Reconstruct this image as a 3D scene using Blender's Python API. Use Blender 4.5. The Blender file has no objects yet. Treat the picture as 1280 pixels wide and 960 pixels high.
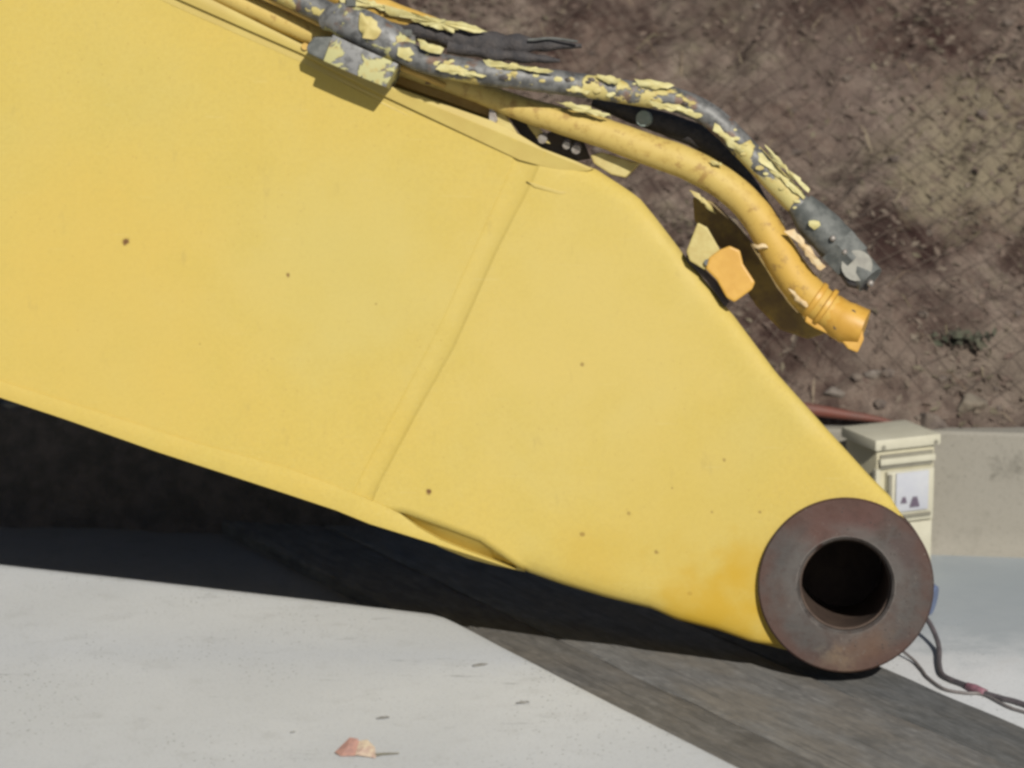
import bpy, bmesh, math, random
import numpy as np
from mathutils import Vector, Matrix, noise as mn
C = bpy.context.scene
COL = C.collection
R = math.radians
random.seed(7)
rng = np.random.default_rng(7)

# ------------------------------------------------------------ camera
PITCH, DIST, SC = R(12.5), 5.4, .0014
YAW, ROLL = R(4.4), R(10)
BOOM_D, BOSS_L, BOARD_T = .44, .13, .030
FOC = 36 * DIST / (1280 * SC)
fwd = Vector((0, math.cos(PITCH), -math.sin(PITCH)))
upv = Vector((0, math.sin(PITCH), math.cos(PITCH)))
U = Vector((math.cos(YAW), -math.sin(YAW), 0))
V = Vector((math.sin(ROLL) * math.sin(YAW), math.sin(ROLL) * math.cos(YAW), math.cos(ROLL)))
Wd = Vector((math.cos(ROLL) * math.sin(YAW), math.cos(ROLL) * math.cos(YAW), -math.sin(ROLL)))
def rdir(px, py):
    k = 36 / FOC / 1280
    return fwd + Vector((1, 0, 0)) * ((px - 640) * k) - upv * ((py - 480) * k)
def hit(px, py, p0, n, cam):
    d = rdir(px, py)
    return cam + d * ((p0 - cam).dot(n) / d.dot(n))
cam0 = -fwd * DIST
bc = hit(1057, 731, Vector((0, 0, 0)), Wd, cam0)
be = hit(1057, 840, Vector((0, 0, 0)), Wd, cam0)
BOSS_R = (bc - be).length
low = bc.z - BOSS_R * math.cos(ROLL) - BOSS_L * math.sin(ROLL)
O = Vector((0, 0, BOARD_T + .001 - low))
CAM = O + cam0
def P(px, py, w=0.0):                      # point of the boom, w metres behind its near side plate
    return hit(px, py, O + Wd * w, Wd, CAM)
def G(px, py, z=0.0):
    return hit(px, py, Vector((0, 0, z)), Vector((0, 0, 1)), CAM)
def Y(px, py, y):
    return hit(px, py, Vector((0, y, 0)), Vector((0, 1, 0)), CAM)
cd = bpy.data.cameras.new('camera'); cam = bpy.data.objects.new('camera', cd); COL.objects.link(cam)
cam.location = CAM
cam.rotation_euler = (R(90) - PITCH, 0, 0)
cd.lens = FOC; cd.sensor_width = 36; cd.clip_start = .05; cd.clip_end = 2000
cd.dof.use_dof = True; cd.dof.focus_distance = DIST - .05; cd.dof.aperture_fstop = 3.2
C.camera = cam
C.cycles.filter_width = 3.0

# ------------------------------------------------------------ light
SUN = Vector((.46, -1.42, 1.0)).normalized()
sun_el = math.asin(SUN.z); sun_az = math.atan2(SUN.x, SUN.y)
w = bpy.data.worlds.new('World'); C.world = w; w.use_nodes = True
nt = w.node_tree; nt.nodes.clear()
sky = nt.nodes.new('ShaderNodeTexSky'); sky.sky_type = 'NISHITA'; sky.sun_disc = False
sky.sun_elevation = sun_el; sky.sun_rotation = sun_az
bg = nt.nodes.new('ShaderNodeBackground'); bg.inputs[1].default_value = .05
wo = nt.nodes.new('ShaderNodeOutputWorld')
nt.links.new(sky.outputs[0], bg.inputs[0]); nt.links.new(bg.outputs[0], wo.inputs[0])
sl = bpy.data.lights.new('sun', 'SUN'); sl.energy = 5; sl.angle = R(.53); sl.color = (1, .955, .88)
so = bpy.data.objects.new('sun', sl); COL.objects.link(so)
so.rotation_euler = SUN.to_track_quat('Z', 'Y').to_euler(); so.location = (3, -6, 6)
C.view_settings.view_transform = 'Standard'; C.view_settings.look = 'None'
C.view_settings.gamma = 1; C.view_settings.exposure = -.04

# ------------------------------------------------------------ node helper
class NG:
    def __init__(s, name):
        s.m = bpy.data.materials.new(name); s.m.use_nodes = True
        s.t = s.m.node_tree; s.t.nodes.clear()
        s.b = s.n('ShaderNodeBsdfPrincipled'); o = s.n('ShaderNodeOutputMaterial')
        s.l(s.b.outputs[0], o.inputs[0])
        s.co = s.n('ShaderNodeTexCoord').outputs['Object']
    def n(s, t, **k):
        x = s.t.nodes.new(t)
        for a, v in k.items(): setattr(x, a, v)
        return x
    def l(s, a, b): s.t.links.new(a, b)
    def put(s, inp, v):
        if isinstance(v, bpy.types.NodeSocket): s.l(v, inp)
        else: inp.default_value = v
    def math(s, op, a, b=0.0, clamp=False):
        x = s.n('ShaderNodeMath', operation=op, use_clamp=clamp)
        s.put(x.inputs[0], a); s.put(x.inputs[1], b); return x.outputs[0]
    def map(s, scale=(1, 1, 1), rot=(0, 0, 0), loc=(0, 0, 0), src=None):
        x = s.n('ShaderNodeMapping'); s.l(src or s.co, x.inputs[0])
        x.inputs['Scale'].default_value = scale; x.inputs['Rotation'].default_value = rot; x.inputs['Location'].default_value = loc
        return x.outputs[0]
    def noise(s, scale, detail=4, rough=.55, vec=None, dist=0):
        x = s.n('ShaderNodeTexNoise'); s.l(vec or s.co, x.inputs['Vector'])
        x.inputs['Scale'].default_value = scale; x.inputs['Detail'].default_value = detail
        x.inputs['Roughness'].default_value = rough; x.inputs['Distortion'].default_value = dist
        return x.outputs[0]
    def voro(s, scale, vec=None, out=0, rand=1.0):
        x = s.n('ShaderNodeTexVoronoi'); s.l(vec or s.co, x.inputs['Vector'])
        x.inputs['Scale'].default_value = scale; x.inputs['Randomness'].default_value = rand
        return x.outputs[out]
    def step(s, v, a, b, lo=0.0, hi=1.0):
        x = s.n('ShaderNodeMapRange', interpolation_type='SMOOTHSTEP')
        s.put(x.inputs[0], v); x.inputs[1].default_value = a; x.inputs[2].default_value = b
        x.inputs[3].default_value = lo; x.inputs[4].default_value = hi
        return x.outputs[0]
    def ramp(s, v, stops):
        x = s.n('ShaderNodeValToRGB'); s.put(x.inputs[0], v)
        e = x.color_ramp.elements
        while len(e) < len(stops): e.new(.5)
        for i, (p, c) in enumerate(stops): e[i].position = p; e[i].color = (*c, 1)
        return x.outputs[0]
    def mix(s, f, a, b, mode='MIX'):
        x = s.n('ShaderNodeMix', data_type='RGBA', blend_type=mode)
        s.put(x.inputs[0], f)
        s.put(x.inputs[6], a if isinstance(a, bpy.types.NodeSocket) else (*a, 1))
        s.put(x.inputs[7], b if isinstance(b, bpy.types.NodeSocket) else (*b, 1))
        return x.outputs[2]
    def bump(s, h, strength=.3, dist=.002, prev=None):
        x = s.n('ShaderNodeBump'); x.inputs['Strength'].default_value = strength; x.inputs['Distance'].default_value = dist
        s.l(h, x.inputs['Height'])
        if prev: s.l(prev, x.inputs['Normal'])
        return x.outputs[0]
    def done(s, col, rough=.6, metal=0.0, nrm=None, spec=.5):
        s.put(s.b.inputs['Base Color'], col if isinstance(col, bpy.types.NodeSocket) else (*col, 1))
        s.put(s.b.inputs['Roughness'], rough); s.put(s.b.inputs['Metallic'], metal)
        s.b.inputs['Specular IOR Level'].default_value = spec
        if nrm: s.l(nrm, s.b.inputs['Normal'])
        return s.m

# ------------------------------------------------------------ object helpers
def link(name, me, mat=None, parent=None, M=None, smooth=False, flip=False):
    """mesh given in world coordinates; M = frame of the thing it belongs to"""
    M = M or Matrix.Identity(4)
    me.transform(M.inverted())
    if mat:
        me.materials.clear(); me.materials.append(mat)
    if smooth: me.polygons.foreach_set('use_smooth', [True] * len(me.polygons))
    me.update()
    o = bpy.data.objects.new(name, me); COL.objects.link(o)
    if parent: o.parent = parent
    else: o.matrix_world = M
    return o
def bm_link(name, bm, *a, **k):
    bmesh.ops.recalc_face_normals(bm, faces=bm.faces)
    me = bpy.data.meshes.new(name); bm.to_mesh(me); bm.free()
    return link(name, me, *a, **k)
def thing(name, M, label, cat, group=None):
    o = bpy.data.objects.new(name, None); COL.objects.link(o); o.matrix_world = M
    o.empty_display_size = .1
    return tag(o, label, cat, group)
def tag(o, label=None, cat=None, group=None, kind=None):
    if label: o['label'] = label
    if cat: o['category'] = cat
    if group: o['group'] = group
    if kind: o['kind'] = kind
    return o
def T(p, rz=0.0): return Matrix.Translation(p) @ Matrix.Rotation(rz, 4, 'Z')
def autosmooth(o, ang=35):
    me = o.data
    me.polygons.foreach_set('use_smooth', [True] * len(me.polygons))
    me.set_sharp_from_angle(angle=R(ang))
    return o
def prism(bm, near, far):
    a = [bm.verts.new(p) for p in near]; b = [bm.verts.new(p) for p in far]
    bm.faces.new(a); bm.faces.new(b[::-1]); n = len(a)
    for i in range(n): bm.faces.new((a[i], b[i], b[(i + 1) % n], a[(i + 1) % n]))
def bevel(bm, off, seg=2, ang=30):
    es = [e for e in bm.edges if len(e.link_faces) == 2 and e.calc_face_angle(0) > R(ang)]
    bmesh.ops.bevel(bm, geom=es, offset=off, segments=seg, profile=.6, affect='EDGES', clamp_overlap=True)
def pxprism(pts, w0, w1, bev=0.0, wf=None):       # outline in the boom's near plane pushed straight back along its depth
    bm = bmesh.new()
    base = [P(x, y, wf(x) if wf else w0) for x, y in pts]
    prism(bm, base, [P(x, y, w0) + Wd * (w1 - w0) for x, y in pts])
    bmesh.ops.recalc_face_normals(bm, faces=bm.faces)
    if bev: bevel(bm, bev)
    return bm
def box(bm, M, sx, sy, sz, c=(0, 0, 0)):
    vs = []
    for z in (-.5, .5):
        for x, y in ((-.5, -.5), (.5, -.5), (.5, .5), (-.5, .5)):
            vs.append(bm.verts.new(M @ Vector((c[0] + x * sx, c[1] + y * sy, c[2] + z * sz))))
    f = [(0, 3, 2, 1), (4, 5, 6, 7), (0, 1, 5, 4), (1, 2, 6, 5), (2, 3, 7, 6), (3, 0, 4, 7)]
    for q in f: bm.faces.new([vs[i] for i in q])
def catmull(pts, n=6):
    pts = [Vector(p) for p in pts]; out = []
    q = [pts[0] * 2 - pts[1]] + pts + [pts[-1] * 2 - pts[-2]]
    for i in range(1, len(q) - 2):
        for k in range(n):
            t = k / n; a, b, c, d = q[i - 1:i + 3]
            out.append(.5 * ((2 * b) + (c - a) * t + (2 * a - 5 * b + 4 * c - d) * t * t + (3 * b - a - 3 * c + d) * t ** 3))
    out.append(pts[-1]); return out
def tube(bm, pts, rad, seg=20, caps=True, rough=0.0, seed=0, ref=None):
    n = len(pts)
    rs = rad if isinstance(rad, (list, tuple)) else [rad] * n
    if len(rs) != n: rs = list(np.interp(np.linspace(0, 1, n), np.linspace(0, 1, len(rs)), rs))
    nrm = Vector(ref) if ref else Wd.copy(); rings = []
    for i, p in enumerate(pts):
        t = (pts[min(i + 1, n - 1)] - pts[max(i - 1, 0)]).normalized()
        nrm = (nrm - t * nrm.dot(t)).normalized(); bn = t.cross(nrm)
        ring = []
        for k in range(seg):
            a = 2 * math.pi * k / seg
            d = nrm * math.cos(a) + bn * math.sin(a)
            r = rs[i]
            if rough: r *= 1 + rough * mn.noise((p + d * r) * 40 + Vector((seed, 0, 0)))
            ring.append(bm.verts.new(p + d * r))
        rings.append(ring)
    for a, b in zip(rings, rings[1:]):
        for k in range(seg): bm.faces.new((a[k], a[(k + 1) % seg], b[(k + 1) % seg], b[k]))
    if caps: bm.faces.new(rings[0][::-1]); bm.faces.new(rings[-1])
def cyl(bm, c, ax, r, L, seg=24, r2=None):
    ax = Vector(ax).normalized()
    tube(bm, [c, c + ax * L], [r, r2 if r2 is not None else r], seg, ref=ax.orthogonal())
def poly_at(pl, x):
    return float(np.interp(x, [p[0] for p in pl], [p[1] for p in pl]))
def resample(pl, n):
    a = np.array(pl, float); d = np.r_[0, np.cumsum(np.hypot(*np.diff(a, axis=0).T))]
    s = np.linspace(0, d[-1], n)
    return list(zip(np.interp(s, d, a[:, 0]), np.interp(s, d, a[:, 1])))

# ------------------------------------------------------------ materials
def boom_paint(spots, name='faded_yellow_paint', ref=None):
    g = NG(name)
    big = g.noise(3.4, 4, .6); mid = g.noise(9, 5, .6); fine = g.noise(120, 3, .6)
    c = g.ramp(big, [(.3, (.465, .342, .076)), (.5, (.458, .347, .083)), (.7, (.442, .348, .094))])
    c = g.mix(g.step(mid, .4, .7, 0, .45), c, (.432, .334, .082))
    c = g.mix(g.step(fine, .35, .75, 0, .26), c, (.36, .265, .07))
    c = g.mix(g.step(g.noise(260, 2, .6), .5, .8, 0, .3), c, (.50, .42, .16))
    c = g.mix(g.math('MULTIPLY', g.step(g.voro(300), .16, .05), g.step(g.noise(14, 3), .5, .66, 0, .5)), c, (.30, .20, .07))
    sp2 = g.math('MULTIPLY', g.step(g.voro(60), .15, .05), g.step(g.noise(6, 3), .46, .6, 0, .6))
    c = g.mix(sp2, c, (.33, .22, .06))
    for q, r_, k_, c_ in FADE:
        d = g.n('ShaderNodeVectorMath', operation='DISTANCE'); d.inputs[1].default_value = q; g.l(g.co, d.inputs[0])
        v = g.math('ADD', d.outputs['Value'], g.math('MULTIPLY', g.math('SUBTRACT', mid, .5), r_ * .9))
        c = g.mix(g.step(v, r_, r_ * .15, 0, k_), c, c_)
    smu = g.step(g.noise(26, 6, .7, g.map((1, .35, 1), (0, 0, .5))), .60, .74, 0, .35)
    c = g.mix(smu, c, (.31, .235, .075))
    scr = g.step(g.noise(7, 3, .5, g.map((1.2, 34, 1), (0, 0, -.5))), .68, .74, 0, .3)
    c = g.mix(scr, c, (.50, .42, .18))
    for (q, r, k) in spots:
        d = g.n('ShaderNodeVectorMath', operation='DISTANCE'); d.inputs[1].default_value = q
        g.l(g.co, d.inputs[0])
        v = g.math('ADD', d.outputs['Value'], g.math('MULTIPLY', g.math('SUBTRACT', g.noise(140 if r < .02 else 16, 4), .5), r * 1.3))
        m = g.step(v, r, r * (.35 if r < .02 else .1), 0, k)
        if r < .02: c = g.mix(m, c, (.13, .065, .022))
        else: c = g.mix(m, c, (.42, .265, .022))
    n = g.bump(g.noise(420, 2), .10, .0006)
    n = g.bump(g.noise(5, 2), .25, .006, n)
    return g.done(c, g.step(mid, .3, .7, .58, .74), 0, n, .25)
def chip_paint(name, lo, hi, yellow=(.68, .49, .15), yel2=(.62, .55, .22), metal=(.20, .21, .22), scale=22, tint=None):
    g = NG(name)
    v = g.map((1, 1, 1))
    a = g.noise(scale, 5, .62, v, .4)
    m = g.step(a, lo, hi)
    y = g.mix(g.noise(30, 3), yellow, yel2)
    y = g.mix(g.step(g.noise(75, 4), .5, .72, 0, .6), y, (.34, .22, .05))
    mc = g.mix(g.step(g.noise(60, 4), .4, .65), metal, tuple(x * .5 for x in metal))
    mc = g.mix(g.step(g.noise(33, 5), .56, .68, 0, .7), mc, (.16, .085, .05))
    c = g.mix(m, mc, y)
    if tint:
        d = g.n('ShaderNodeVectorMath', operation='DISTANCE'); d.inputs[1].default_value = tint; g.l(g.co, d.inputs[0])
        c = g.mix(g.step(d.outputs['Value'], .34, .12, 0, .9), c, (.47, .285, .05))
        c = g.mix(g.step(g.noise(38, 5, .7), .54, .66, 0, .7), c, (.26, .15, .04))
    n = g.bump(m, .9, .0016); n = g.bump(g.noise(200, 3), .3, .0008, n)
    return g.done(c, g.mix(m, (.55, .55, .55), (.62, .62, .62)), g.math('MULTIPLY', g.math('SUBTRACT', 1, m), .25), n, .4)
def simple(name, c1, c2, scale=30, rough=.6, metal=0, bump=.3, bd=.001):
    g = NG(name)
    a = g.noise(scale, 5, .6)
    return g.done(g.mix(g.step(a, .35, .65), c1, c2), rough, metal, g.bump(g.noise(scale * 4, 4), bump, bd))
def concrete(name, base, dark, pale, stain=False):
    g = NG(name)
    a = g.noise(1.6, 6, .6); b = g.noise(14, 6, .65); c_ = g.noise(160, 4, .7)
    c = g.mix(g.step(a, .35, .68), base, pale)
    c = g.mix(g.step(b, .52, .78, 0, .5), c, dark)
    c = g.mix(g.step(c_, .5, .75, 0, .35), c, tuple(x * .55 for x in dark))
    c = g.mix(g.math('MULTIPLY', g.step(g.voro(75), .20, .07), g.step(g.noise(5, 3), .46, .6, 0, .75)), c, (.10, .10, .08))
    smear = g.step(g.noise(8, 6, .7, g.map((1, 4, 1), (0, 0, .5))), .60, .76, 0, .6)
    c = g.mix(smear, c, tuple(x * .5 for x in dark))
    if stain:        # the slab beyond the boards is an older, darker, bluish one
        for q, rr, kk_ in ((G(1240, 745), .55, .8), (G(1300, 700), .5, .6), (G(300, 720), .5, .5)):
            d = g.n('ShaderNodeVectorMath', operation='DISTANCE'); d.inputs[1].default_value = q; g.l(g.co, d.inputs[0])
            v = g.math('ADD', d.outputs['Value'], g.math('MULTIPLY', g.math('SUBTRACT', b, .5), .4))
            c = g.mix(g.step(v, rr, rr * .35, 0, kk_), c, (.255, .285, .30))
    n = g.bump(c_, .35, .0012); n = g.bump(b, .3, .004, n)
    return g.done(c, .88, 0, n, .2)

M_BOOM = Matrix((( U.x, V.x, Wd.x, 0), (U.y, V.y, Wd.y, 0), (U.z, V.z, Wd.z, 0), (0, 0, 0, 1)))
M_BOOM = Matrix.Translation(O) @ M_BOOM
MBI = M_BOOM.inverted()
def loc(px, py, w=0): return tuple(MBI @ P(px, py, w))
FADE = [(loc(740, 420), .40, .5, (.462, .368, .122)), (loc(430, 330), .32, .5, (.44, .362, .118)), (loc(120, 380), .4, .4, (.475, .338, .082)), (loc(860, 640), .22, .35, (.44, .33, .08))]
spots = [(loc(157, 302), .0085, 1), (loc(360, 344), .005, .8), (loc(536, 615), .0065, 1), (loc(728, 456), .005, .6),
         (loc(728, 668), .006, .6), (loc(786, 642), .005, .5), (loc(905, 575), .004, .5), (loc(915, 770), .010, .8), (loc(862, 742), .007, .6), (loc(820, 690), .005, .6), (loc(950, 640), .004, .6), (loc(470, 380), .003, .4), (loc(250, 430), .003, .35), (loc(890, 640), .0035, .5), (loc(840, 610), .003, .5),
         (loc(900, 772), .16, .9), (loc(935, 700), .07, .4), (loc(975, 790), .06, .6), (loc(740, 700), .10, .25)]
mat_boom = boom_paint(spots)
mat_nose = mat_boom
mat_rim = simple('edge_yellow_paint', (.43, .335, .088), (.40, .30, .076), 12, .55, 0, .2)
mat_yel = simple('pipe_yellow_paint', (.52, .335, .08), (.45, .28, .055), 26, .5, 0, .35)
mat_ora = simple('orange_yellow_paint', (.52, .30, .05), (.46, .25, .035), 30, .5, 0, .3)
mat_pale = simple('pale_yellow_paint', (.44, .37, .14), (.38, .30, .10), 40, .6, 0, .4)
mat_flake = simple('peeling_paint', (.50, .46, .22), (.44, .38, .15), 60, .6, 0, .3)
mat_cream = simple('curled_paint_inside', (.55, .44, .26), (.5, .35, .17), 60, .6, 0, .3)
mat_pipe_u = chip_paint('chipped_grey_pipe', .535, .56, yellow=(.45, .40, .15), yel2=(.42, .33, .12), metal=(.155, .155, .15), scale=8)
mat_pipe_l = chip_paint('worn_yellow_pipe', .30, .34, yellow=(.475, .355, .105), yel2=(.455, .325, .085), metal=(.22,.15,.07), scale=16, tint=loc(1045, 395))
mat_clamp = chip_paint('chipped_clamp', .51, .54, yellow=(.36, .34, .14), yel2=(.42, .40, .2), metal=(.20, .20, .195), scale=15)
mat_dark = simple('greasy_dark_metal', (.035, .03, .027), (.06, .045, .035), 40, .55, .2, .4)
mat_hose = simple('perished_black_hose', (.03, .028, .03), (.055, .048, .046), 60, .75, 0, .9, .003)
mat_rod = simple('bare_grey_steel', (.125, .13, .12), (.07, .075, .07), 60, .65, .1, .5)
mat_bolt = simple('pale_bolt', (.30, .28, .25), (.2, .17, .15), 80, .45, .3, .2)
def boss_mat():
    g = NG('rusty_machined_steel')
    a = g.noise(9, 5, .6); b = g.noise(45, 5, .65)
    c = g.ramp(a, [(.35, (.050, .045, .042)), (.5, (.062, .054, .049)), (.66, (.064, .037, .028))])
    c = g.mix(g.step(b, .45, .72, 0, .6), c, (.05, .030, .024))
    # orange primer / rust streaks top and bottom of the ring
    for q, r, k, cc in ((loc(1040, 650), .085, .75, (.075, .030, .022)), (loc(1085, 640), .06, .7, (.07, .028, .022)), (loc(1080, 815), .075, .55, (.11, .06, .035)), (loc(1040, 830), .045, .5, (.16, .115, .07)),
                        (loc(1130, 690), .05, .5, (.06,.03,.025))):
        d = g.n('ShaderNodeVectorMath', operation='DISTANCE'); d.inputs[1].default_value = q; g.l(g.co, d.inputs[0])
        v = g.math('ADD', d.outputs['Value'], g.math('MULTIPLY', g.math('SUBTRACT', b, .5), .08))
        c = g.mix(g.step(v, r, r * .3, 0, k), c, cc)
    sd = g.n('ShaderNodeVectorMath', operation='DISTANCE'); sd.inputs[1].default_value = loc(1057, 731); g.l(g.co, sd.inputs[0])
    edge = g.math('MULTIPLY', g.step(sd.outputs['Value'], .0885, .0855), g.step(g.noise(30, 4), .38, .55))
    c = g.mix(edge, c, (.125, .11, .10))  # highlight of the bore chamfer put into the colour
    c = g.mix(g.math('MULTIPLY', g.step(sd.outputs['Value'], .118, .146), g.step(g.noise(16, 4), .38, .6, .25, .85)), c, (.062, .030, .022))
    c = g.mix(g.math('MULTIPLY', g.step(sd.outputs['Value'], .118, .095), g.step(g.noise(12, 5), .4, .6, .1, .6)), c, (.088, .08, .073))
    c = g.mix(g.math('MULTIPLY', g.step(g.voro(95), .2, .08), g.step(g.noise(20, 3), .5, .6)), c, (.028, .02, .017))
    c = g.mix(g.step(g.noise(70, 5, .7), .62, .72, 0, .6), c, (.13, .11, .095))
    # turning marks: rings around the bore
    s = g.n('ShaderNodeVectorMath', operation='DISTANCE'); s.inputs[1].default_value = loc(1057, 731); g.l(g.co, s.inputs[0])
    ring = g.math('SINE', g.math('MULTIPLY', s.outputs['Value'], 1900))
    n = g.bump(ring, .05, .0003); n = g.bump(b, .4, .0012, n)
    return g.done(c, g.step(b, .3, .7, .45, .7), .35, n)
mat_boss = boss_mat()
mat_bore = simple('greasy_bore', (.05, .032, .024), (.075, .05, .036), 30, .6, 0, .4)

# ------------------------------------------------------------ the setting
M_conc = concrete('concrete_ground', (.53, .535, .535), (.40, .40, .385), (.58, .59, .59), True)
M_wallc = concrete('concrete_wall', (.215, .20, .163), (.155, .145, .118), (.25, .235, .20))
WB = G(1230, 692); WY = WB.y
WT = Y(1230, 541, WY).z
WK = (G(0, 652).y - WY) / (WB.x - G(0, 652).x)          # the wall runs slightly away to the left
def WX(x): return WK * (WB.x - x)
def grid(nx, ny, fx):
    me = bpy.data.meshes.new('g')
    vs = [fx(i / (nx - 1), j / (ny - 1)) for j in range(ny) for i in range(nx)]
    fs = [(j * nx + i, j * nx + i + 1, (j + 1) * nx + i + 1, (j + 1) * nx + i) for j in range(ny - 1) for i in range(nx - 1)]
    me.from_pydata(vs, [], fs); return me
def gz(x, y): return .0025 * mn.noise(Vector((x * 1.3, y * 1.3, 3)))
def fground(s, t):
    a = -1 + 2 * s; b = -1 + 2 * t
    x = math.copysign(abs(a) ** 2.2, a) * 60; y = -1 + math.copysign(abs(b) ** 2.2, b) * 60
    return (x, y, gz(x, y) if abs(x) < 8 and abs(y) < 8 else 0)
g_me = grid(160, 160, fground)
tag(link('ground', g_me, M_conc, smooth=True), 'pale grey sunlit concrete ground', kind='structure')

# near slab: a separate, paler pour whose edge runs along the boards
SLAB = .062
e1 = [G(x, y, SLAB) for x, y in ((0, 705), (250, 733), (520, 764.5))]; e2 = [G(x, y, SLAB) for x, y in ((572, 779), (700, 846), (930, 962))]
def ext(p, q, L): return p + (p - q).normalized() * L
crn = [G(x, y, SLAB) for x, y in ((540, 767), (556, 771.5))]
path = [ext(e1[0], e1[2], 3.2), ext(e1[0], e1[2], 1.2)] + e1 + crn + e2 + [ext(e2[2], e2[0], .6), ext(e2[2], e2[0], 2.2)]
fine_ = []
for p, q in zip(path, path[1:]):
    m = max(1, int((q - p).length / .02)); fine_ += [p + (q - p) * (k / m) for k in range(m)]
fine_.append(path[-1]); cen = Vector((-1.2, -3.0, SLAB)); bm = bmesh.new(); rows = []
for p in fine_:
    dr = (cen - p); L_ = dr.length; dr.normalize()
    e = .0016 * mn.noise(p * 6) + .0010 * mn.noise(p * 40)
    rows.append([bm.verts.new(Vector((p.x + dr.x * q, p.y + dr.y * q, z))) for q, z in [(e + .001, -.02), (e, SLAB - .004), (e + .0012, SLAB - .0012), (e + .004, SLAB), (.03, SLAB), (.10, SLAB), (.4, SLAB), (L_ * .5, SLAB), (L_ - .01, SLAB)]])
for p, q in zip(rows, rows[1:]):
    for j in range(len(p) - 1): bm.faces.new((p[j], q[j], q[j + 1], p[j + 1]))
tip = bm.verts.new(cen)
for p, q in zip(rows, rows[1:]): bm.faces.new((p[-1], q[-1], tip))
# the slab goes on behind the camera
o1, o2 = path[0], path[-1]
back = [Vector((o1.x, o1.y, SLAB)), Vector((-14, -2, SLAB)), Vector((-14, -14, SLAB)), Vector((14, -14, SLAB)), Vector((14, o2.y - 1.2, SLAB)), Vector((o2.x, o2.y, SLAB))]
bv = [rows[0][3]] + [bm.verts.new(v) for v in back[1:-1]] + [rows[-1][3]]
rim = [rows[0][k] for k in range(3, 9)] + [tip] + [rows[-1][k] for k in range(8, 2, -1)]
bm.faces.new(bv + rim[::-1][1:-1])
M_slab = concrete('pale_concrete_slab', (.465, .48, .49), (.37, .375, .37), (.51, .525, .535))
o = tag(bm_link('slab', bm, M_slab, smooth=False), 'pale concrete slab in the foreground left of the timber boards', kind='structure')
autosmooth(o, 30)
# lower ground between slab and wall, colour darkened to paint the boom's shade
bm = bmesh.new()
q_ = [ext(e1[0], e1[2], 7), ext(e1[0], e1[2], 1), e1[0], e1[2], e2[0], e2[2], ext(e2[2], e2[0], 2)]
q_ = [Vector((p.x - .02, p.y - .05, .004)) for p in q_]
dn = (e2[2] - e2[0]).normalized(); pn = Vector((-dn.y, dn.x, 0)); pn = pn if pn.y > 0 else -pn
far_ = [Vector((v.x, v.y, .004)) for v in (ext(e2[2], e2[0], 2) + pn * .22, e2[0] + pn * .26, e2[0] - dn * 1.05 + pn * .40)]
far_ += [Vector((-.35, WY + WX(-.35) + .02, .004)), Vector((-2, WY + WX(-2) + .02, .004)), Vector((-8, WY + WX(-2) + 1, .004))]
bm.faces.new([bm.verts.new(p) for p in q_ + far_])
M_shade = concrete('shade_dark_ground', (.17, .165, .16), (.10, .095, .09), (.21, .205, .20))
tag(bm_link('shade_ground', bm, M_shade), 'lower ground under the boom, painted dark as its shade', kind='structure')

# retaining wall, low, behind the boom
bm = bmesh.new()
nx = 60; x0, x1 = -3.2, 4.5
rows = []
prof = [(-.035, -.01), (-.018, .006), (-.006, .022), (0, .05), (0, WT * .5), (.0, WT - .006), (.006, WT), (.10, WT + .002), (.14, WT), (.14, -.05)]
for i in range(nx + 1):
    x = x0 + (x1 - x0) * i / nx
    r = []
    for j, (dy, z) in enumerate(prof):
        k = .0025 * mn.noise(Vector((x * 4, z * 9, dy * 9)))
        r.append(bm.verts.new((x, WY + WX(x) + dy + k, z + (.004 * mn.noise(Vector((x * 2.2, 7, 1))) if z > WT * .6 else 0))))
    rows.append(r)
for a, b in zip(rows, rows[1:]):
    for j in range(len(prof) - 1): bm.faces.new((a[j], b[j], b[j + 1], a[j + 1]))
bm.faces.new(rows[0]); bm.faces.new(rows[-1][::-1])
o = bm_link('retaining_wall', bm, M_wallc, M=T((0, WY, 0)))
autosmooth(o, 40)
tag(o, 'low beige concrete retaining wall below the brown hillside', 'wall')

# hillside
HY = WY + .025
def hz(x, y):
    d = y - HY - WX(x)
    base = WT - .015 + .95 * d * (1 - .03 * d)
    n = .10 * mn.noise(Vector((x * 1.1, y * 1.1, 0))) + .06 * mn.noise(Vector((x * 3.1, y * 3.1, 5))) + .040 * mn.noise(Vector((x * 8, y * 8, 9))) + .022 * (.35 - abs(mn.noise(Vector((x * 15, y * 15, 2))))) + .008 * mn.noise(Vector((x * 34, y * 34, 2)))
    return base + n * min(1, d / .25 + .12)
def hillmat():
    g = NG('brown_hillside_soil')
    a = g.noise(4.5, 6, .68); b = g.noise(12, 6, .65); c_ = g.noise(55, 5, .7)
    c = g.ramp(a, [(.36, (.045, .026, .022)), (.46, (.125, .090, .072)), (.58, (.185, .145, .118)), (.72, (.16, .14, .095))])
    c = g.mix(g.step(b, .35, .6, .75, 0), c, (.045, .030, .026))
    c = g.mix(g.step(c_, .5, .72, 0, .6), c, (.20, .165, .13))
    for q, rr, kk_, cc in HP:
        d = g.n('ShaderNodeVectorMath', operation='DISTANCE'); d.inputs[1].default_value = q; g.l(g.co, d.inputs[0])
        v = g.math('ADD', d.outputs['Value'], g.math('MULTIPLY', g.math('SUBTRACT', b, .5), rr * 1.6))
        c = g.mix(g.step(v, rr, rr * .4, 0, kk_), c, cc)
    n = g.bump(b, .9, .03); n = g.bump(c_, .9, .01, n)
    return g.done(c, .95, 0, n, .1)
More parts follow.
